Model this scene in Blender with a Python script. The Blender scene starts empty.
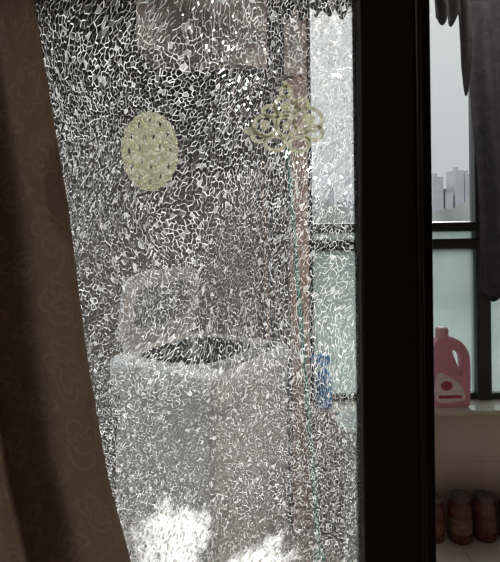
import bpy, bmesh, math, random
from mathutils import Vector, Matrix
random.seed(4)
S=bpy.context.scene
S.view_settings.view_transform='Standard'
S.view_settings.look='None'

# ------------------------------------------------------------ node helpers
def newmat(name):
    m=bpy.data.materials.new(name); m.use_nodes=True
    nt=m.node_tree
    for n in list(nt.nodes): nt.nodes.remove(n)
    out=nt.nodes.new('ShaderNodeOutputMaterial')
    return m,nt,out
def N(nt,t,**kw):
    n=nt.nodes.new(t)
    for k,v in kw.items(): setattr(n,k,v)
    return n
def math_(nt,op,a,b=None,c=None,clamp=False):
    n=N(nt,'ShaderNodeMath',operation=op); n.use_clamp=clamp
    for i,v in enumerate((a,b,c)):
        if v is None: continue
        if isinstance(v,(int,float)): n.inputs[i].default_value=v
        else: nt.links.new(v,n.inputs[i])
    return n.outputs[0]
def vmath(nt,op,a,b=None,c=None):
    n=N(nt,'ShaderNodeVectorMath',operation=op)
    for i,v in enumerate((a,b,c)):
        if v is None: continue
        if isinstance(v,tuple): n.inputs[i].default_value=v
        else: nt.links.new(v,n.inputs[i])
    return n.outputs[0]
def maprange(nt,v,a,b,c=0.,d=1.,smooth=False):
    n=N(nt,'ShaderNodeMapRange'); 
    if smooth: n.interpolation_type='SMOOTHSTEP'
    nt.links.new(v,n.inputs[0])
    for i,x in zip((1,2,3,4),(a,b,c,d)): n.inputs[i].default_value=x
    return n.outputs[0]
def ramp(nt,v,stops):
    n=N(nt,'ShaderNodeValToRGB'); cr=n.color_ramp
    while len(cr.elements)<len(stops): cr.elements.new(.5)
    for e,(p,c) in zip(cr.elements,stops):
        e.position=p; e.color=(*c,1)
    nt.links.new(v,n.inputs[0]); return n.outputs[0]
def noise(nt,scale,detail=3,vec=None,rough=.5):
    n=N(nt,'ShaderNodeTexNoise'); n.inputs['Scale'].default_value=scale
    n.inputs['Detail'].default_value=detail; n.inputs['Roughness'].default_value=rough
    if vec is None:
        tc=N(nt,'ShaderNodeTexCoord'); vec=tc.outputs['Object']
    nt.links.new(vec,n.inputs['Vector']); return n.outputs['Fac']
def simple(name,col,rough=.5,metal=0.,var=.15,scale=12,bump=.0,alpha=None,sheen=0,trans=0):
    m,nt,out=newmat(name)
    p=N(nt,'ShaderNodeBsdfPrincipled')
    f=noise(nt,scale,4)
    a=tuple(c*(1-var) for c in col); b=tuple(min(1,c*(1+var)) for c in col)
    nt.links.new(ramp(nt,f,[(.3,a),(.7,b)]),p.inputs['Base Color'])
    p.inputs['Roughness'].default_value=rough; p.inputs['Metallic'].default_value=metal
    if sheen: p.inputs['Sheen Weight'].default_value=sheen
    if trans: p.inputs['Transmission Weight'].default_value=trans
    if bump:
        bn=N(nt,'ShaderNodeBump'); bn.inputs['Strength'].default_value=bump; bn.inputs['Distance'].default_value=.01
        nt.links.new(noise(nt,scale*6,3),bn.inputs['Height']); nt.links.new(bn.outputs[0],p.inputs['Normal'])
    if alpha is not None: p.inputs['Alpha'].default_value=alpha
    nt.links.new(p.outputs[0],out.inputs[0]); return m
def tile(name,c1,c2,mortar,w,h,rough=.35,axis='XZ'):
    m,nt,out=newmat(name)
    tc=N(nt,'ShaderNodeTexCoord'); sx=N(nt,'ShaderNodeSeparateXYZ'); nt.links.new(tc.outputs['Object'],sx.inputs[0])
    cb=N(nt,'ShaderNodeCombineXYZ')
    nt.links.new(sx.outputs[axis[0]],cb.inputs[0]); nt.links.new(sx.outputs[axis[1]],cb.inputs[1])
    br=N(nt,'ShaderNodeTexBrick'); nt.links.new(cb.outputs[0],br.inputs['Vector'])
    br.offset=0; br.inputs['Scale'].default_value=1
    br.inputs['Brick Width'].default_value=w; br.inputs['Row Height'].default_value=h
    br.inputs['Mortar Size'].default_value=.003
    br.inputs['Color1'].default_value=(*c1,1); br.inputs['Color2'].default_value=(*c2,1); br.inputs['Mortar'].default_value=(*mortar,1)
    mx=N(nt,'ShaderNodeMix',data_type='RGBA',blend_type='MULTIPLY'); mx.inputs[0].default_value=.5
    nt.links.new(br.outputs['Color'],mx.inputs[6])
    nt.links.new(ramp(nt,noise(nt,6,5),[(.3,(.7,.7,.7)),(.7,(1,1,1))]),mx.inputs[7])
    p=N(nt,'ShaderNodeBsdfPrincipled'); nt.links.new(mx.outputs[2],p.inputs['Base Color'])
    p.inputs['Roughness'].default_value=rough
    nt.links.new(p.outputs[0],out.inputs[0]); return m

# ------------------------------------------------------------ mesh helpers
def link(o,parent=None):
    S.collection.objects.link(o)
    if parent is not None: o.parent=parent
    return o
def empty(name,loc=(0,0,0),rz=0):
    e=bpy.data.objects.new(name,None); e.empty_display_size=.05
    e.location=loc; e.rotation_euler=(0,0,rz); S.collection.objects.link(e); return e
def addbox(bm,x0,x1,y0,y1,z0,z1,mi=0):
    vs=[bm.verts.new(p) for p in [(x0,y0,z0),(x1,y0,z0),(x1,y1,z0),(x0,y1,z0),(x0,y0,z1),(x1,y0,z1),(x1,y1,z1),(x0,y1,z1)]]
    for f in [(0,3,2,1),(4,5,6,7),(0,1,5,4),(1,2,6,5),(2,3,7,6),(3,0,4,7)]:
        fc=bm.faces.new([vs[i] for i in f]); fc.material_index=mi
def mkobj(name,bm,mats,parent=None,smooth=False,bevel=0,seg=2):
    me=bpy.data.meshes.new(name); bmesh.ops.recalc_face_normals(bm,faces=bm.faces[:])
    bm.to_mesh(me); bm.free()
    for m in (mats if isinstance(mats,list) else [mats]): me.materials.append(m)
    if smooth:
        for p in me.polygons: p.use_smooth=True
    o=bpy.data.objects.new(name,me); link(o,parent)
    if bevel:
        b=o.modifiers.new('Bevel','BEVEL'); b.width=bevel; b.segments=seg; b.limit_method='ANGLE'
    return o
def boxes(name,lst,mats,parent=None,bevel=0,seg=2):
    bm=bmesh.new()
    for b in lst: addbox(bm,*b)
    return mkobj(name,bm,mats,parent,bevel=bevel,seg=seg)
def loft(name,rings,mats,parent=None,capb=True,capt=True,smooth=True,mis=None):
    bm=bmesh.new(); R=[[bm.verts.new(p) for p in r] for r in rings]; n=len(R[0])
    for i in range(len(R)-1):
        for j in range(n):
            f=bm.faces.new([R[i][j],R[i][(j+1)%n],R[i+1][(j+1)%n],R[i+1][j]])
            if mis: f.material_index=mis[i]
    if capb: bm.faces.new(R[0][::-1])
    if capt:
        f=bm.faces.new(R[-1])
        if mis: f.material_index=mis[-1]
    o=mkobj(name,bm,mats,parent,smooth)
    return o
def superring(cx,cy,a,b,z,e=2.,n=64):
    r=[]
    for i in range(n):
        t=2*math.pi*i/n; c,s=math.cos(t),math.sin(t)
        r.append((cx+a*math.copysign(abs(c)**(2/e),c),cy+b*math.copysign(abs(s)**(2/e),s),z))
    return r
def lathe(name,prof,mats,parent=None,cx=0,cy=0,n=32,mis=None):
    return loft(name,[superring(cx,cy,r,r,z,2,n) for r,z in prof],mats,parent,mis=mis)
def tube(name,pts,r,mat,parent=None,res=6):
    cu=bpy.data.curves.new(name,'CURVE'); cu.dimensions='3D'; cu.bevel_depth=r; cu.bevel_resolution=res; cu.use_fill_caps=True
    sp=cu.splines.new('POLY'); sp.points.add(len(pts)-1)
    for p,q in zip(sp.points,pts): p.co=(*q,1)
    tmp=bpy.data.objects.new(name+'_c',cu); S.collection.objects.link(tmp)
    bpy.context.view_layer.update()
    me=bpy.data.meshes.new_from_object(tmp.evaluated_get(bpy.context.evaluated_depsgraph_get()))
    bpy.data.objects.remove(tmp); me.materials.clear(); me.materials.append(mat)
    for p in me.polygons: p.use_smooth=True
    o=bpy.data.objects.new(name,me); return link(o,parent)
def flatshape(name,loops,ext,bev,mat,parent=None,res=3):
    """loops in (x,z); extruded along y"""
    cu=bpy.data.curves.new(name,'CURVE'); cu.dimensions='2D'; cu.fill_mode='BOTH'; cu.extrude=ext; cu.bevel_depth=bev; cu.bevel_resolution=res
    for lp in loops:
        sp=cu.splines.new('POLY'); sp.points.add(len(lp)-1); sp.use_cyclic_u=True
        for p,q in zip(sp.points,lp): p.co=(q[0],q[1],0,1)
    tmp=bpy.data.objects.new(name+'_c',cu); S.collection.objects.link(tmp); bpy.context.view_layer.update()
    me=bpy.data.meshes.new_from_object(tmp.evaluated_get(bpy.context.evaluated_depsgraph_get()))
    bpy.data.objects.remove(tmp)
    me.transform(Matrix.Rotation(math.pi/2,4,'X')); me.materials.clear(); me.materials.append(mat)
    o=bpy.data.objects.new(name,me); return link(o,parent)
def catmull(pts,k=6):
    out=[]; n=len(pts)
    for i in range(n):
        p0,p1,p2,p3=[Vector(pts[(i+j-1)%n]) for j in range(4)]
        for s in range(k):
            t=s/k
            out.append(tuple(.5*((2*p1)+(-p0+p2)*t+(2*p0-5*p1+4*p2-p3)*t*t+(-p0+3*p1-3*p2+p3)*t**3)))
    return out

# ------------------------------------------------------------ materials
M_black=simple('black_aluminium',(.006,.0055,.0055),.5,.2,.1)
M_dark=simple('dark_aluminium',(.028,.027,.028),.35,.4,.1)
M_roomwall=simple('room_plaster',(.30,.26,.22),.8,0,.05,4)
M_ceil=simple('ceiling_paint',(.6,.57,.54),.8,0,.05,4)
M_roomfloor=simple('room_floor',(.16,.10,.07),.5,0,.2,6)
M_btile=tile('balcony_wall_tile',(.40,.365,.33),(.37,.34,.31),(.24,.22,.20),.3,.3)
M_floor=tile('balcony_floor_tile',(.60,.52,.45),(.57,.50,.43),(.35,.3,.27),.3,.3,.3,'XY')
M_parapet=tile('parapet_tile',(.55,.44,.37),(.53,.43,.36),(.45,.37,.32),.6,.3)
M_sill=simple('sill_stone',(.46,.39,.34),.35,0,.08,8)
M_pink=tile('column_pink_tile',(.75,.50,.43),(.71,.48,.41),(.55,.43,.38),.1,.1)
M_soffit=simple('soffit_paint',(.70,.60,.57),.8,0,.12,5)
M_cab=simple('cabinet_dark_wood',(.025,.020,.019),.5,0,.3,10)
M_white=simple('washer_enamel',(.88,.88,.86),.35,0,.03,5)
M_white2=simple('washer_trim_plastic',(.94,.94,.93),.4,0,.04,6)
M_drum=simple('drum_steel',(.12,.12,.13),.4,.5,.2,30)
M_grey=simple('grey_plastic',(.30,.30,.31),.4)
M_lgrey=simple('light_grey_plastic',(.42,.42,.43),.4)
M_pinkp=simple('pink_plastic',(.70,.28,.36),.4,0,.08,8)
M_redlab=simple('label_red',(.45,.04,.09),.4,0,.4,60)
M_whlab=simple('label_white',(.78,.64,.66),.4,0,.2,60)
M_cap=simple('cap_pink',(.76,.38,.46),.35)
M_cloth=simple('dark_knit',(.022,.021,.025),.9,0,.5,40,.5)
M_lace=simple('dark_lace',(.022,.02,.022),.9,0,.5,60,.5)
M_green=simple('green_pole',(.14,.38,.28),.4)
M_brown=simple('wood_pole',(.45,.30,.2),.5)
M_string=simple('mop_cotton',(.5,.48,.45),.9)
M_blue=simple('blue_plastic',(.03,.28,.72),.35)
M_hamp=simple('pale_plastic',(.70,.78,.80),.45)
M_jarred=simple('jar_red_contents',(.13,.035,.025),.25,0,.5,40)
M_jarlid=simple('jar_lid',(.12,.08,.07),.4,.2)
M_steel=simple('steel',(.45,.45,.45),.3,1)
M_build=tile('building_facade',(.070,.074,.082),(.058,.063,.071),(.04,.044,.052),7,3.2,1.)
M_tree=simple('treeline',(.030,.034,.034),1,0,.4,.05)
M_ground=simple('outside_ground',(.06,.065,.065),1,0,.3,.01)

# window clear glass
def clearglass(name,tint=(.93,.95,.95)):
    m,nt,out=newmat(name)
    t=N(nt,'ShaderNodeBsdfTransparent'); t.inputs[0].default_value=(*tint,1)
    g=N(nt,'ShaderNodeBsdfGlossy'); g.inputs['Roughness'].default_value=.03
    lw=N(nt,'ShaderNodeFresnel'); lw.inputs[0].default_value=1.4
    mx=N(nt,'ShaderNodeMixShader'); nt.links.new(lw.outputs[0],mx.inputs[0]); nt.links.new(t.outputs[0],mx.inputs[1]); nt.links.new(g.outputs[0],mx.inputs[2])
    nt.links.new(mx.outputs[0],out.inputs[0]); return m
M_clear=clearglass('clear_glass')
M_tint=clearglass('tinted_glass',(.55,.58,.60))
def frost():
    m,nt,out=newmat('frosted_teal_glass')
    t=N(nt,'ShaderNodeBsdfTransparent'); t.inputs[0].default_value=(.66,.75,.74,1)
    g=N(nt,'ShaderNodeBsdfTranslucent'); nt.links.new(ramp(nt,noise(nt,5,4),[(.3,(.12,.136,.132)),(.7,(.145,.162,.157))]),g.inputs[0])
    mx=N(nt,'ShaderNodeMixShader'); mx.inputs[0].default_value=.7
    nt.links.new(t.outputs[0],mx.inputs[1]); nt.links.new(g.outputs[0],mx.inputs[2]); nt.links.new(mx.outputs[0],out.inputs[0]); return m
M_frost=frost()

# shattered tempered glass
def crackvec(nt):
    """log-polar coordinates about the fracture origin low on the pane"""
    tc=N(nt,'ShaderNodeTexCoord')
    ns=N(nt,'ShaderNodeTexNoise'); ns.inputs['Scale'].default_value=8; ns.inputs['Detail'].default_value=0
    nt.links.new(tc.outputs['Object'],ns.inputs['Vector'])
    w=vmath(nt,'MULTIPLY_ADD',vmath(nt,'SUBTRACT',ns.outputs['Color'],(.5,.5,.5)),(.07,0,.06),tc.outputs['Object'])
    sx=N(nt,'ShaderNodeSeparateXYZ'); nt.links.new(w,sx.inputs[0])
    dx=math_(nt,'SUBTRACT',sx.outputs[0],-.30); dz=math_(nt,'SUBTRACT',sx.outputs[2],.40)
    r=math_(nt,'SQRT',math_(nt,'ADD',math_(nt,'MULTIPLY',dx,dx),math_(nt,'MULTIPLY',dz,dz)))
    th=math_(nt,'ARCTAN2',dx,dz); K=420
    u=math_(nt,'MULTIPLY',th,K); v=math_(nt,'MULTIPLY',math_(nt,'LOGARITHM',r,math.e),K*.50)
    cb=N(nt,'ShaderNodeCombineXYZ'); nt.links.new(u,cb.inputs[0]); nt.links.new(v,cb.inputs[1])
    return cb.outputs[0],tc.outputs['Object']
def vor(nt,vec,feat):
    v=N(nt,'ShaderNodeTexVoronoi',feature=feat); v.voronoi_dimensions='2D'; v.inputs['Scale'].default_value=1
    nt.links.new(vec,v.inputs['Vector']); return v
def crackglass():
    m,nt,out=newmat('shattered_tempered_glass')
    vec,obj=crackvec(nt)
    ve=vor(nt,vec,'DISTANCE_TO_EDGE'); vc=vor(nt,vec,'F1'); v2=vor(nt,vec,'F2')
    # the two neighbouring dice give every crack edge its own constant random triple
    es=vmath(nt,'FRACTION',vmath(nt,'MULTIPLY',vmath(nt,'ADD',vc.outputs['Color'],v2.outputs['Color']),(3.7,4.3,5.1)))
    se=N(nt,'ShaderNodeSeparateColor'); nt.links.new(es,se.inputs[0])
    er,eg,eb=se.outputs[0],se.outputs[1],se.outputs[2]
    big=noise(nt,9,5,obj,.65)
    wid=math_(nt,'MULTIPLY',math_(nt,'ADD',math_(nt,'MULTIPLY',math_(nt,'POWER',er,3),.065),.045),maprange(nt,big,.35,.65,.5,1.3))
    line=math_(nt,'LESS_THAN',ve.outputs['Distance'],wid)
    ge=N(nt,'ShaderNodeNewGeometry')
    tilt=vmath(nt,'MULTIPLY',vmath(nt,'SUBTRACT',es,(.5,.5,.5)),(5.,0,4.))
    sn=N(nt,'ShaderNodeTexNoise'); sn.inputs['Scale'].default_value=240; sn.inputs['Detail'].default_value=1; nt.links.new(obj,sn.inputs['Vector'])
    tilt2=vmath(nt,'MULTIPLY',vmath(nt,'SUBTRACT',sn.outputs['Color'],(.5,.5,.5)),(4,0,4))
    nm=vmath(nt,'NORMALIZE',vmath(nt,'ADD',vmath(nt,'ADD',tilt,tilt2),ge.outputs['Normal']))
    rf=N(nt,'ShaderNodeBsdfRefraction'); rf.inputs['IOR'].default_value=1.7; rf.inputs['Roughness'].default_value=.10
    nt.links.new(nm,rf.inputs['Normal'])
    tl=N(nt,'ShaderNodeBsdfTranslucent'); tl.inputs[0].default_value=(1,.995,.985,1)
    df=N(nt,'ShaderNodeBsdfDiffuse'); df.inputs[0].default_value=(.92,.92,.92,1)
    m1=N(nt,'ShaderNodeMixShader'); m1.inputs[0].default_value=.04; nt.links.new(tl.outputs[0],m1.inputs[1]); nt.links.new(df.outputs[0],m1.inputs[2])
    m2=N(nt,'ShaderNodeMixShader'); nt.links.new(maprange(nt,eg,.22,.66,.0,.93),m2.inputs[0]); nt.links.new(m1.outputs[0],m2.inputs[1]); nt.links.new(rf.outputs[0],m2.inputs[2])
    # dice interior: clear, a few dice are milky
    tr=N(nt,'ShaderNodeBsdfTransparent'); tr.inputs[0].default_value=(.98,.98,.975,1)
    sc=N(nt,'ShaderNodeSeparateColor'); nt.links.new(vc.outputs['Color'],sc.inputs[0])
    hz=math_(nt,'ADD',math_(nt,'MULTIPLY',math_(nt,'POWER',sc.outputs[0],18),.45),.008)
    sp=N(nt,'ShaderNodeSeparateXYZ'); nt.links.new(obj,sp.inputs[0])
    def bright_patch(cx,cz,r0):  # whitened patch painted into the glass for a bright spot of light
        a=math_(nt,'SUBTRACT',sp.outputs[0],cx); b=math_(nt,'SUBTRACT',sp.outputs[2],cz)
        d=math_(nt,'SQRT',math_(nt,'ADD',math_(nt,'MULTIPLY',a,a),math_(nt,'MULTIPLY',b,b)))
        d=math_(nt,'ADD',d,maprange(nt,noise(nt,45,3,obj),.3,.7,-.016,.016))
        return maprange(nt,d,r0*.3,r0*1.1,1.,0.,True)
    bright=math_(nt,'MAXIMUM',bright_patch(-.085,1.106,.048),bright_patch(.012,1.078,.034))
    bright=math_(nt,'MULTIPLY',bright,maprange(nt,sc.outputs[1],.1,.5,.3,1.))
    hz=math_(nt,'MAXIMUM',hz,bright)
    mi=N(nt,'ShaderNodeMixShader'); nt.links.new(hz,mi.inputs[0]); nt.links.new(tr.outputs[0],mi.inputs[1]); nt.links.new(m1.outputs[0],mi.inputs[2])
    fin=N(nt,'ShaderNodeMixShader'); nt.links.new(line,fin.inputs[0]); nt.links.new(mi.outputs[0],fin.inputs[1]); nt.links.new(m2.outputs[0],fin.inputs[2])
    nt.links.new(fin.outputs[0],out.inputs[0]); return m
M_crack=crackglass()
def decal():
    m,nt,out=newmat('cream_decal_film')
    vec,obj=crackvec(nt)
    ve=vor(nt,vec,'DISTANCE_TO_EDGE'); vc=vor(nt,vec,'F1')
    c=ramp(nt,ve.outputs['Distance'],[(.03,(.36,.345,.27)),(.08,(.54,.525,.43))])
    d=N(nt,'ShaderNodeBsdfDiffuse'); nt.links.new(c,d.inputs[0]); t=N(nt,'ShaderNodeBsdfTranslucent'); nt.links.new(c,t.inputs[0])
    mx=N(nt,'ShaderNodeMixShader'); mx.inputs[0].default_value=.85; nt.links.new(d.outputs[0],mx.inputs[1]); nt.links.new(t.outputs[0],mx.inputs[2])
    tr=N(nt,'ShaderNodeBsdfTransparent'); m2=N(nt,'ShaderNodeMixShader')
    sc=N(nt,'ShaderNodeSeparateColor'); nt.links.new(vc.outputs['Color'],sc.inputs[0])
    nt.links.new(maprange(nt,sc.outputs[2],.4,1.,.92,.5),m2.inputs[0])
    nt.links.new(tr.outputs[0],m2.inputs[1]); nt.links.new(mx.outputs[0],m2.inputs[2])
    nt.links.new(m2.outputs[0],out.inputs[0]); return m
M_decal=decal()
def curtainmat():
    """damask: staggered flower outlines with curling vines between"""
    m,nt,out=newmat('damask_curtain')
    tc=N(nt,'ShaderNodeTexCoord')
    ns=N(nt,'ShaderNodeTexNoise'); ns.inputs['Scale'].default_value=24; ns.inputs['Detail'].default_value=2
    nt.links.new(tc.outputs['UV'],ns.inputs['Vector'])
    w=vmath(nt,'MULTIPLY_ADD',vmath(nt,'SUBTRACT',ns.outputs['Color'],(.5,.5,.5)),(.035,.035,0),tc.outputs['UV'])
    sx=N(nt,'ShaderNodeSeparateXYZ'); nt.links.new(w,sx.inputs[0])
    T=.060
    def flower(ou,ov,R,k):
        a=math_(nt,'SUBTRACT',math_(nt,'FRACT',math_(nt,'DIVIDE',math_(nt,'ADD',sx.outputs[0],ou),T*1.25)),.5)
        b=math_(nt,'SUBTRACT',math_(nt,'FRACT',math_(nt,'DIVIDE',math_(nt,'ADD',sx.outputs[1],ov),T)),.5)
        r=math_(nt,'SQRT',math_(nt,'ADD',math_(nt,'MULTIPLY',a,a),math_(nt,'MULTIPLY',b,b)))
        th=math_(nt,'ARCTAN2',b,a)
        pet=math_(nt,'MULTIPLY',math_(nt,'ABSOLUTE',math_(nt,'COSINE',math_(nt,'MULTIPLY',th,k))),R*.45)
        d=math_(nt,'ABSOLUTE',math_(nt,'SUBTRACT',r,math_(nt,'ADD',pet,R*.55)))
        d2=math_(nt,'ABSOLUTE',math_(nt,'SUBTRACT',r,math_(nt,'MULTIPLY',math_(nt,'ADD',pet,R*.55),.5)))
        return maprange(nt,math_(nt,'MINIMUM',d,d2),.015,.035,1.,0.)
    f1=flower(0,0,.33,2.5); f2=flower(T*.62,T*.5,.22,2)
    vine=math_(nt,'ABSOLUTE',math_(nt,'SINE',math_(nt,'ADD',math_(nt,'MULTIPLY',sx.outputs[0],math.pi/(T*.625)),math_(nt,'MULTIPLY',math_(nt,'SINE',math_(nt,'MULTIPLY',sx.outputs[1],2*math.pi/T)),1.1))))
    vl=maprange(nt,vine,.04,.12,.7,0.)
    line=math_(nt,'MAXIMUM',math_(nt,'MAXIMUM',f1,f2),vl)
    c=N(nt,'ShaderNodeMix',data_type='RGBA'); nt.links.new(math_(nt,'MULTIPLY',line,.6),c.inputs[0]); c.inputs[6].default_value=(.118,.077,.054,1); c.inputs[7].default_value=(.24,.172,.12,1)
    p=N(nt,'ShaderNodeBsdfPrincipled'); nt.links.new(c.outputs[2],p.inputs['Base Color']); p.inputs['Roughness'].default_value=.42
    p.inputs['Sheen Weight'].default_value=.1
    wv=N(nt,'ShaderNodeTexNoise'); wv.inputs['Scale'].default_value=900; nt.links.new(tc.outputs['UV'],wv.inputs['Vector'])
    b=N(nt,'ShaderNodeBump'); b.inputs['Strength'].default_value=.25; b.inputs['Distance'].default_value=.002
    nt.links.new(wv.outputs['Fac'],b.inputs['Height']); nt.links.new(b.outputs[0],p.inputs['Normal'])
    t=N(nt,'ShaderNodeBsdfTranslucent'); t.inputs[0].default_value=(.28,.20,.13,1)
    ms=N(nt,'ShaderNodeMixShader'); ms.inputs[0].default_value=.08; nt.links.new(p.outputs[0],ms.inputs[1]); nt.links.new(t.outputs[0],ms.inputs[2])
    nt.links.new(ms.outputs[0],out.inputs[0]); return m
M_curt=curtainmat()

# ------------------------------------------------------------ shell
H=2.6
# interior room
boxes('floor',[(-2.2,2.2,-2.6,.50,-.1,0)],M_roomfloor)
boxes('ceiling',[(-2.2,2.2,-2.6,.50,H,H+.1)],M_ceil)
boxes('wall_rear',[(-2.3,2.3,-2.7,-2.6,0,H)],M_roomwall)
boxes('wall_left',[(-2.3,-2.2,-2.6,.50,0,H)],M_roomwall)
boxes('wall_right',[(2.2,2.3,-2.6,.50,0,H)],M_roomwall)
boxes('wall_front',[(-2.3,-.95,.50,.62,0,H),(1.1,2.3,.50,.62,0,H),(-.95,1.1,.50,.62,2.25,H)],M_roomwall)
# balcony
boxes('floor_balcony',[(-1.5,2.3,.50,2.75,-.1,0)],M_floor)
boxes('ceiling_balcony',[(-1.5,2.3,.62,2.75,H,H+.1)],M_ceil)
boxes('wall_balcony_back',[(-1.5,.185,2.6,2.75,0,H)],M_btile)
boxes('wall_balcony_left',[(-1.5,-1.4,.62,2.6,0,.8),(-1.5,-1.4,.62,2.6,2.35,H)],M_btile)
boxes('wall_balcony_right',[(2.2,2.3,.62,2.75,0,H)],M_btile)
boxes('wall_column',[(.185,.27,2.40,2.75,0,H)],M_pink)
boxes('wall_parapet',[(.27,2.2,2.40,2.62,0,.525)],M_parapet)
boxes('trim_sill',[(.27,2.2,2.36,2.64,.525,.55)],M_sill,bevel=.006)
# boxed-in bulkhead under the ceiling, running askew
bm=bmesh.new()
pts=[(-.42,1.96),(.25,2.39),(.25,2.6),(-.42,2.6)]
lo=[bm.verts.new((x,y,2.09)) for x,y in pts]; hi=[bm.verts.new((x,y,H)) for x,y in pts]
bm.faces.new(lo[::-1]); bm.faces.new(hi)
for i in range(4): bm.faces.new([lo[i],lo[(i+1)%4],hi[(i+1)%4],hi[i]])
mkobj('trim_soffit',bm,M_soffit)

# windows
w1=empty('window_1')
yw=2.50
fr=[(.27,.30,yw,yw+.06,.55,H),(1.08,1.15,yw-.01,yw+.06,.55,H),(2.14,2.2,yw,yw+.06,.55,H),(.27,2.2,yw,yw+.06,.55,.58),(.27,2.2,yw,yw+.06,2.5,H)]
boxes('frame',fr,M_dark,w1,bevel=.004)
boxes('handrail',[(.27,2.2,yw-.03,yw+.05,1.36,1.405),(.27,2.2,yw-.02,yw+.05,1.275,1.325)],M_black,w1,bevel=.008)
boxes('rail_infill',[(.3,2.14,yw+.03,yw+.04,1.325,1.36)],M_frost,w1)
boxes('lower_pane',[(.30,1.08,yw+.02,yw+.028,.58,1.28),(1.15,2.14,yw+.02,yw+.028,.58,1.28)],M_frost,w1)
boxes('upper_pane',[(.30,1.08,yw+.02,yw+.026,1.405,2.5),(1.15,2.14,yw+.02,yw+.026,1.405,2.5)],M_clear,w1)
w2=empty('added_side_window')  # unseen side window, added to let sky light onto the glass
boxes('frame',[(-1.47,-1.42,.62,.67,.8,2.35),(-1.47,-1.42,2.55,2.6,.8,2.35),(-1.47,-1.42,1.55,1.6,.8,2.35),(-1.47,-1.42,.67,2.55,.8,.85),(-1.47,-1.42,.67,2.55,2.3,2.35)],M_dark,w2,bevel=.004)
boxes('pane',[(-1.45,-1.444,.67,1.55,.85,2.3),(-1.45,-1.444,1.6,2.55,.85,2.3)],M_tint,w2)

# sliding door
d1=empty('door_1')
yd=.55
boxes('outer_frame',[(-.95,-.91,.51,.61,0,2.25),(1.06,1.1,.51,.61,0,2.25),(-.91,1.06,.51,.61,2.2,2.25),(-.91,1.06,.51,.61,0,.02)],M_black,d1,bevel=.003)
boxes('leaf_stile',[(.113,.172,yd-.016,yd+.016,.02,2.2),(-.91,-.85,yd-.016,yd+.016,.02,2.2),(-.85,.113,yd-.016,yd+.016,.02,.10),(-.85,.113,yd-.016,yd+.016,2.12,2.2)],M_black,d1,bevel=.003)
boxes('interlock',[(.168,.200,yd+.018,yd+.045,.02,2.2),(.172,.180,yd-.012,yd+.02,.02,2.2)],M_dark,d1,bevel=.003)
bm=bmesh.new(); bm.faces.new([bm.verts.new(p) for p in [(-.85,yd,.10),(.113,yd,.10),(.113,yd,2.12),(-.85,yd,2.12)]])
mkobj('shattered_glass',bm,M_crack,d1)
# decals on the room side of the pane
def ell(cx,cz,a,b,n=48): return [(cx+a*math.cos(2*math.pi*i/n),cz+b*math.sin(2*math.pi*i/n)) for i in range(n)]
def wavy(cx,cz,a,b,k,amp,n=96): return [(cx+(a+amp*math.cos(k*2*math.pi*i/n))*math.cos(2*math.pi*i/n),cz+(b+amp*math.cos(k*2*math.pi*i/n))*math.sin(2*math.pi*i/n)) for i in range(n)]
u=.55/520
def P(px,py): return ((px-250)*u,1.45+(215-py)*u)   # metres on the pane, 1.06 mm grid
dd=empty('glass_decal')
cx,cz=P(151,150)
loops=[wavy(cx,cz,.030,.042,24,.0008)]
for i in range(12):
    t=2*math.pi*i/12; loops.append(ell(cx+.022*math.cos(t),cz+.032*math.sin(t),.0012,.0034,12))
for i in range(7):
    t=2*math.pi*i/7+.3; loops.append(ell(cx+.011*math.cos(t),cz+.016*math.sin(t),.0012,.0030,12))
o=flatshape('medallion_film',loops,.0002,0,M_decal,dd); o.location=(0,yd-.0015,0)
d2=empty('glass_decal.001')
k=0
def ring(px,py,a,b,t=4.0):
    global k; k+=1
    c=P(px,py); o=flatshape('scroll_%d'%k,[ell(c[0],c[1],a*u,b*u),ell(c[0],c[1],(a-t)*u,(b-t)*u)],.0001,0,M_decal,d2); o.location=(0,yd-.001-.00025*k,0)
def disc(px,py,a,b):
    global k; k+=1
    c=P(px,py); o=flatshape('petal_%d'%k,[ell(c[0],c[1],a*u,b*u)],.0001,0,M_decal,d2); o.location=(0,yd-.001-.00025*k,0)
for r in [(287,127,11,12),(266,126,13,12),(309,121,16,14),(315,134,10,9),(300,145,12,9),(276,144,12,9),(260,138,8,6),(287,107,13,11),(271,112,9,7),(303,106,8,7),(287,93,7,7)]: ring(*r)
for r in [(287,127,4,5),(252,132,7,4),(266,126,5,5),(309,121,7,6),(287,86,3,4),(287,108,6,5)]: disc(*r)

# ------------------------------------------------------------ curtain
cur=empty('curtain')
prof=[(2.35,-.235),(1.80,-.195),(1.624,-.172),(1.46,-.147),(1.34,-.134),(1.25,-.120),(1.17,-.100),(.9,-.055),(.03,-.02)]
def redge(z):
    for (z0,x0),(z1,x1) in zip(prof,prof[1:]):
        if z<=z0 and z>=z1: return x0+(x1-x0)*(z0-z)/(z0-z1)
    return prof[-1][1]
bm=bmesh.new(); uvl=bm.loops.layers.uv.new(); nu,nv=260,120; G=[]
for j in range(nv+1):
    z=2.35-(2.35-.03)*j/nv; row=[]
    xr=redge(z); wd=.62+ (xr+.17)*.8
    for i in range(nu+1):
        s=i/nu           # 0 = right edge
        x=xr-s*wd
        ph=s*2*math.pi*7.2+.35*math.sin(z*2.3)+.6*math.sin(s*9)
        amp=.020*(1-.2*math.sin(z*3+s*5))
        y=.43-amp*math.cos(ph)+.005*math.sin(ph*2.3+z*4)
        x+=.009*math.sin(ph*1.0+.8)
        row.append(bm.verts.new((x,y,z)))
    G.append(row)
for j in range(nv):
    for i in range(nu):
        f=bm.faces.new([G[j][i],G[j][i+1],G[j+1][i+1],G[j+1][i]])
        for l,(a,b) in zip(f.loops,[(i,j),(i+1,j),(i+1,j+1),(i,j+1)]): l[uvl].uv=(a/nu*1.0,(1-b/nv)*2.32)
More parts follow.
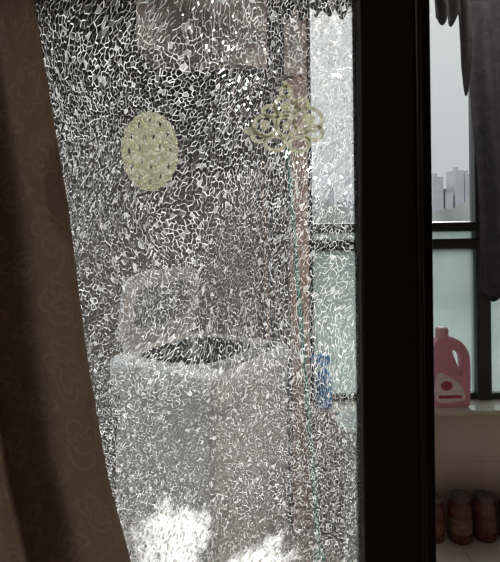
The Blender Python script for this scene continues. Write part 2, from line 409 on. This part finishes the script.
o=mkobj('fabric',bm,M_curt,cur,True)
tube('curtain_rod',[(-1.2,.43,2.40),(1.2,.43,2.40)],.012,M_steel,cur)
for i in range(12):
    x=-.24-i*.055
    bm=bmesh.new()
    bmesh.ops.create_cone(bm,cap_ends=False,segments=20,radius1=.022,radius2=.022,depth=.006,matrix=Matrix.Translation((x,.43,2.385))@Matrix.Rotation(math.pi/2,4,'Y'))
    q=mkobj('ring_%d'%i,bm,M_steel,cur,True); q.modifiers.new('s','SOLIDIFY').thickness=.003
boxes('rod_bracket',[(-1.15,-1.12,.43,.50,2.38,2.42),(1.12,1.15,.43,.50,2.38,2.42)],M_steel,cur)

# ------------------------------------------------------------ washing machine
th=math.radians(58)
wm=empty('washing_machine',(-.198,2.106,0),th)
wm.scale=(1,1,1.03)
hw,hd=.28,.26
rings=[]
for a,b,z,e in [(hw-.015,hd-.015,.035,14),(hw-.006,hd-.006,.05,14),(hw-.004,hd-.004,.79,14)]:
    rings.append(superring(0,0,a,b,z,e,128))
for a,b,z,e in [(hw,hd,.80,14),(hw,hd,.865,14),(hw-.006,hd-.006,.878,12),(hw-.02,hd-.02,.884,10)]:
    rings.append(superring(0,0,a,b,z,e,128))
for a,b,z,e,cy in [(.225,.195,.886,3.2,.025),(.215,.185,.876,3,.025),(.205,.175,.85,2.8,.025),(.20,.172,.82,2.4,.025),(.19,.19,.80,2,.0),(.19,.19,.5,2,0),(.18,.18,.45,2,0)]:
    rings.append(superring(0,cy,a,b,z,e,128))
mis=[0,0,1,1,1,1,1,1,2,2,2,2,2,2]
loft('body',rings,[M_white,M_white2,M_drum],wm,mis=mis)
lathe('agitator',[(.15,.451),(.13,.465),(.06,.485),(.045,.54),(.03,.55)],M_grey,wm)
boxes('control_panel',[(-.20,.20,-.248,-.19,.884,.892)],M_lgrey,wm,bevel=.004)
for i in range(6):
    lathe('button_%d'%i,[(.011,.892),(.011,.896),(.008,.898)],M_white2,wm,cx=-.15+i*.045,cy=-.22,n=20)
boxes('display',[(.12,.18,-.236,-.204,.892,.894)],M_drum,wm)
boxes('front_badge',[(-.24,-.18,-.262,-.257,.75,.765)],M_lgrey,wm,bevel=.001)
boxes('front_skirt',[(-.25,.25,-.262,-.25,.06,.14)],M_white2,wm,bevel=.004)
for sx in(-1,1):
    for sy in (-1,1): lathe('foot_%d%d'%(sx,sy),[(.025,0),(.025,.02),(.018,.05)],M_grey,wm,cx=sx*.22,cy=sy*.20,n=20)
# open lid: frame + translucent window, hinged on the rear edge
M_lidwin=simple('smoked_lid_window',(.50,.52,.53),.15,0,.1,8,alpha=.85)
lid=empty('lid',(0,.235,.892)); lid.parent=wm; lid.rotation_euler=(math.radians(8),0,0)
def rrect(cx,cz,a,b,e=5,n=64): return [(p[0],p[1]) for p in superring(cx,cz,a,b,0,e,n)]
o=flatshape('lid_frame',[rrect(0,.150,.235,.147),rrect(0,.155,.180,.090,4)],.006,.004,M_white2,lid)
o=flatshape('lid_window',[rrect(0,.155,.19,.097,4)],.003,.001,M_lidwin,lid)
tube('hinge',[(-.2,0,0),(.2,0,0)],.008,M_white2,lid)
# drain hose
tube('drain_hose',[(-.27+.0*t,.2+.03*math.sin(t*3),.75-.72*t) for t in [i/20 for i in range(21)]],.014,M_grey,wm)

# ------------------------------------------------------------ wall cabinet
cb=empty('wall_cabinet')
boxes('carcass',[(-1.25,.16,2.30,2.6,1.83,2.5)],M_cab,cb,bevel=.004)
boxes('doors',[(-1.24,-.78,2.283,2.299,1.845,2.49),(-.77,-.32,2.283,2.299,1.845,2.49),(-.31,.15,2.283,2.299,1.845,2.49)],M_cab,cb,bevel=.006)
for i,x in enumerate((-.82,-.36,.10)): tube('handle_%d'%i,[(x,2.284,1.90),(x,2.262,1.91),(x,2.262,2.01),(x,2.284,2.02)],.005,M_steel,cb)

# ------------------------------------------------------------ poles
mop=empty('mop')
mx0,my0=.25,1.98
tube('pole',[(mx0,my0,.12),(.172,2.385,1.80)],.010,M_green,mop)
lathe('socket',[(.02,.09),(.028,.10),(.02,.16),(.012,.18)],M_green,mop,cx=mx0,cy=my0+.01,n=20)
for i in range(26):
    a=2*math.pi*i/26; r=.06+.02*random.random()
    tube('strand_%d'%i,[(mx0,my0,.12),(mx0+r*.6*math.cos(a),my0+r*.6*math.sin(a),.07),(mx0+r*math.cos(a),my0+r*math.sin(a),.008)],.006,M_string,mop,2)
br=empty('broom')
tube('pole',[(.10,2.53,.22),(.06,2.585,1.72)],.010,M_brown,br)
loft('head',[superring(.10,2.52,.075,.025,.0,4,32),superring(.10,2.52,.07,.025,.12,4,32),superring(.10,2.52,.05,.022,.2,4,32),superring(.10,2.53,.02,.018,.24,3,32)],M_brown,br)
hm=empty('laundry_hamper',(.49,2.20,0))
prof2=[(.10,0),(.105,.01),(.125,.55),(.138,.56),(.138,.575),(.128,.58),(.118,.57),(.10,.03)]
lathe('basket',prof2,M_hamp,hm)
for j in range(6):
    z=.08+j*.075
    lathe('rib_%d'%j,[(.104+z*.036,z),(.109+z*.036,z+.006),(.104+z*.036,z+.012)],M_hamp,hm)
sb=empty('spray_bottle',(.335,2.43,.551))
loft('body',[superring(0,0,.036,.026,z,3,32) if z<.13 else superring(0,0,a,a,z,2,32) for z,a in [(0,0),(.008,0),(.12,0),(.15,.03),(.18,.014),(.20,.014)]],M_blue,sb)
flatshape('trigger_head',[catmull([(-.015,.20),(.018,.20),(.02,.235),(-.055,.235),(-.055,.218),(-.03,.215),(-.038,.185),(-.03,.183),(-.02,.205)],4)],.008,.003,M_blue,sb)

# ------------------------------------------------------------ detergent bottle (on the sill)
db=empty('detergent_bottle',(.915,2.43,.551))
outer=catmull([(-.072,.004),(.066,.004),(.084,.03),(.088,.12),(.088,.20),(.080,.25),(.055,.288),(.02,.308),(-.008,.314),(-.042,.312),(-.062,.28),(-.078,.21),(-.084,.10),(-.086,.03)],6)
hole=catmull([(.008,.268),(.038,.264),(.058,.238),(.065,.19),(.060,.145),(.044,.145),(.032,.18),(.012,.232)],6)
o=flatshape('body',[outer,hole],.020,.009,M_pinkp,db,5)
for p in o.data.polygons: p.use_smooth=True
o2=lathe('cap',[(.026,.318),(.030,.322),(.030,.352),(.026,.362),(.010,.365)],M_cap,db,cx=-.026,cy=0)
lathe('neck',[(.028,.305),(.028,.32)],M_pinkp,db,cx=-.026,cy=0)
lb=flatshape('label',[catmull([(-.064,.03),(.055,.03),(.066,.07),(.04,.110),(-.02,.150),(-.062,.15)],6)],.0008,0,M_whlab,db); lb.location=(0,-.0305,0)
lb=flatshape('label_emblem',[ell(-.018,.100,.026,.022)],.0008,0,M_redlab,db); lb.location=(0,-.033,0)
lb=flatshape('label_band',[[(-.055,.042),(.05,.042),(.05,.056),(-.055,.056)]],.0008,0,M_redlab,db); lb.location=(0,-.033,0)

# ------------------------------------------------------------ jars on the floor
for i,(x,y,s,h) in enumerate([(.80,2.32,.050,.19),(.915,2.31,.052,.20),(1.03,2.32,.050,.19),(1.145,2.31,.053,.20),(1.26,2.32,.050,.19)]):
    j=empty('food_jar' if i==0 else 'food_jar.%03d'%i,(x,y,0))
    lathe('jar_body',[(s*.9,0),(s,.008),(s,h*.72),(s*.93,h*.80),(s*.72,h*.85),(s*.72,h*.88)],M_jarred,j)
    lathe('jar_lid',[(s*.78,h*.87),(s*.80,h*.88),(s*.80,h*.98),(s*.75,h)],M_jarlid,j)
    bm=bmesh.new(); bmesh.ops.create_cone(bm,cap_ends=False,segments=32,radius1=s+.001,radius2=s+.001,depth=h*.32,matrix=Matrix.Translation((0,0,h*.38)))
    mkobj('jar_label',bm,simple('jar_label_%d'%i,random.choice([(.22,.10,.065),(.18,.11,.07),(.16,.055,.035)]),.5,0,.4,50),j,True)

# ------------------------------------------------------------ laundry above
cl=empty('clothes_line_pole')
tube('pole',[(-1.38,1.72,2.36),(2.18,1.72,2.36)],.012,M_steel,cl)
for x in (-.9,1.9): tube('hanger_rod_%d'%int(x*10+20),[(x,1.72,2.36),(x,1.72,2.6)],.008,M_steel,cl)
def garment(name,x0,x1,ztop,hem,mat,y=1.72,folds=5,side=None,amp=.018):
    e=empty(name); bm=bmesh.new(); nu,nv=70,60; G=[]
    for j in range(nv+1):
        t=j/nv; row=[]
        for i in range(nu+1):
            s=i/nu; x=x0+(x1-x0)*s
            if side: x+=side(s,t)
            z=ztop+(hem(s)-ztop)*t
            yy=y-.022+amp*math.sin(s*folds*2*math.pi+.7*math.sin(t*5))*min(1,t*2)
            row.append(bm.verts.new((x,yy,z)))
        G.append(row)
    for j in range(nv):
        for i in range(nu): bm.faces.new([G[j][i],G[j][i+1],G[j+1][i+1],G[j+1][i]])
    top=G[0]; crest=[bm.verts.new((v.co.x,y,ztop+.018)) for v in top]; back=[bm.verts.new((v.co.x,y+.022,ztop)) for v in top]; bl=[bm.verts.new((v.co.x,y+.024,ztop-.12)) for v in top]
    for i in range(nu):
        bm.faces.new([top[i],top[i+1],crest[i+1],crest[i]]); bm.faces.new([crest[i],crest[i+1],back[i+1],back[i]]); bm.faces.new([back[i],back[i+1],bl[i+1],bl[i]])
    o=mkobj('cloth',bm,mat,e,True); o.modifiers.new('s','SOLIDIFY').thickness=.002
    return e
garment('hanging_dark_skirt',.735,1.05,2.365,lambda s:1.165+.012*math.sin(s*30)+.03*s,M_cloth,folds=4,side=lambda s,t:-.012*math.sin(t*6)*(1-s))
garment('hanging_dark_scarf',.60,.72,2.365,lambda s:2.08+.018*math.sin(s*23)+ (-.0 if s<.6 else -.26*math.exp(-((s-.85)/.10)**2)),M_lace,folds=3,side=lambda s,t:.012*t)
garment('hanging_lace_cloth',.10,.34,2.365,lambda s:2.105+.016*math.sin(s*34),M_lace,folds=4)

# ------------------------------------------------------------ outside
boxes('outside_ground',[(-900,900,6,1500,-61,-60)],M_ground)
bl=empty('city_skyline')
def tower(i,x,y,w,h,dp=18):
    boxes('tower_%d'%i,[(x,x+w,y,y+dp,-60,h),(x+w*.3,x+w*.6,y+4,y+10,h,h+3)],M_build,bl)
i=0
for x,w,h in [(141,8,29),(150.5,6,17),(158,7,34),(165.5,7,31),(175,9,16),(188,10,24),(205,9,14),(45,9,14),(58,7,22),(70,8,12),(84,7,20),(110,10,16),(125,8,10),(225,12,18),(20,8,12),(-20,9,18),(-50,10,14)]:
    tower(i,x,400,w,h); i+=1
for x,w,h in [(135,26,14),(162,28,17),(192,30,11),(40,30,9),(75,30,10)]:
    tower(i,x*1.12,450,w,h); i+=1
bm=bmesh.new(); n=160; A=[];B=[];C=[]
for q in range(n+1):
    x=-200+600*q/n; h=4+2.5*math.sin(x*.05)+2*math.sin(x*.13+1)+1.2*math.sin(x*.41)+random.random()*1.2
    A.append(bm.verts.new((x,330,-60))); B.append(bm.verts.new((x,345,h))); C.append(bm.verts.new((x,380,-60)))
for q in range(n):
    bm.faces.new([A[q],A[q+1],B[q+1],B[q]]); bm.faces.new([B[q],B[q+1],C[q+1],C[q]])
mkobj('distant_treeline',bm,M_tree)

# ------------------------------------------------------------ light
w=bpy.data.worlds.new('World'); S.world=w; w.use_nodes=True; nt=w.node_tree
for n_ in list(nt.nodes): nt.nodes.remove(n_)
out=N(nt,'ShaderNodeOutputWorld'); bg=N(nt,'ShaderNodeBackground')
tc=N(nt,'ShaderNodeTexCoord'); sx=N(nt,'ShaderNodeSeparateXYZ'); nt.links.new(tc.outputs['Generated'],sx.inputs[0])
nt.links.new(ramp(nt,sx.outputs[2],[(0,(.58,.59,.615)),(.12,(.65,.655,.67)),(.5,(.89,.87,.85)),(1,(1,.98,.95))]),bg.inputs[0])
nt.links.new(maprange(nt,sx.outputs[2],.36,.55,1.,21.),bg.inputs[1])
nt.links.new(bg.outputs[0],out.inputs[0])
# hazy low sun, coming in through the balcony window
sl=bpy.data.lights.new('sun','SUN'); sl.energy=4.8; sl.angle=math.radians(3); sl.color=(1,.97,.93)
so_=bpy.data.objects.new('sun',sl); S.collection.objects.link(so_)
az=math.radians(18); el=math.radians(20)
dirv=Vector((-math.sin(az)*math.cos(el),-math.cos(az)*math.cos(el),-math.sin(el)))
so_.rotation_euler=dirv.to_track_quat('-Z','Y').to_euler(); so_.location=(5,12,9)
# unseen fill lamps, added to light the curtain and the washing machine
M_shade=simple('fill_lamp_shade',(.8,.78,.7),.4)
def addfill(name,loc,energy,col):
    rl=empty(name,loc)
    lathe('shade',[(.05,-.0),(.16,-.012),(.17,-.05),(.14,-.085),(.05,-.10)],M_shade,rl)
    L=bpy.data.lights.new('lamp','AREA'); L.energy=energy; L.size=.3; L.shape='DISK'; L.color=col
    lo=bpy.data.objects.new('fill_light',L); lo.location=(0,0,-.12); link(lo,rl)
addfill('fill_lamp',(-1.1,-1.0,H),13,(1,.89,.77))
addfill('fill_lamp.001',(.75,1.25,H),11,(1,.95,.88))

# ------------------------------------------------------------ camera
c=bpy.data.cameras.new('Camera'); co=bpy.data.objects.new('Camera',c); S.collection.objects.link(co)
c.lens=520/562*36; c.sensor_width=36; c.shift_y=-66/562; c.clip_start=.02; c.clip_end=3000
co.matrix_world=Matrix.Translation((0,0,1.45))@Matrix.Rotation(math.pi/2,4,'X')@Matrix.Rotation(math.radians(-.7),4,'Z')
S.camera=co
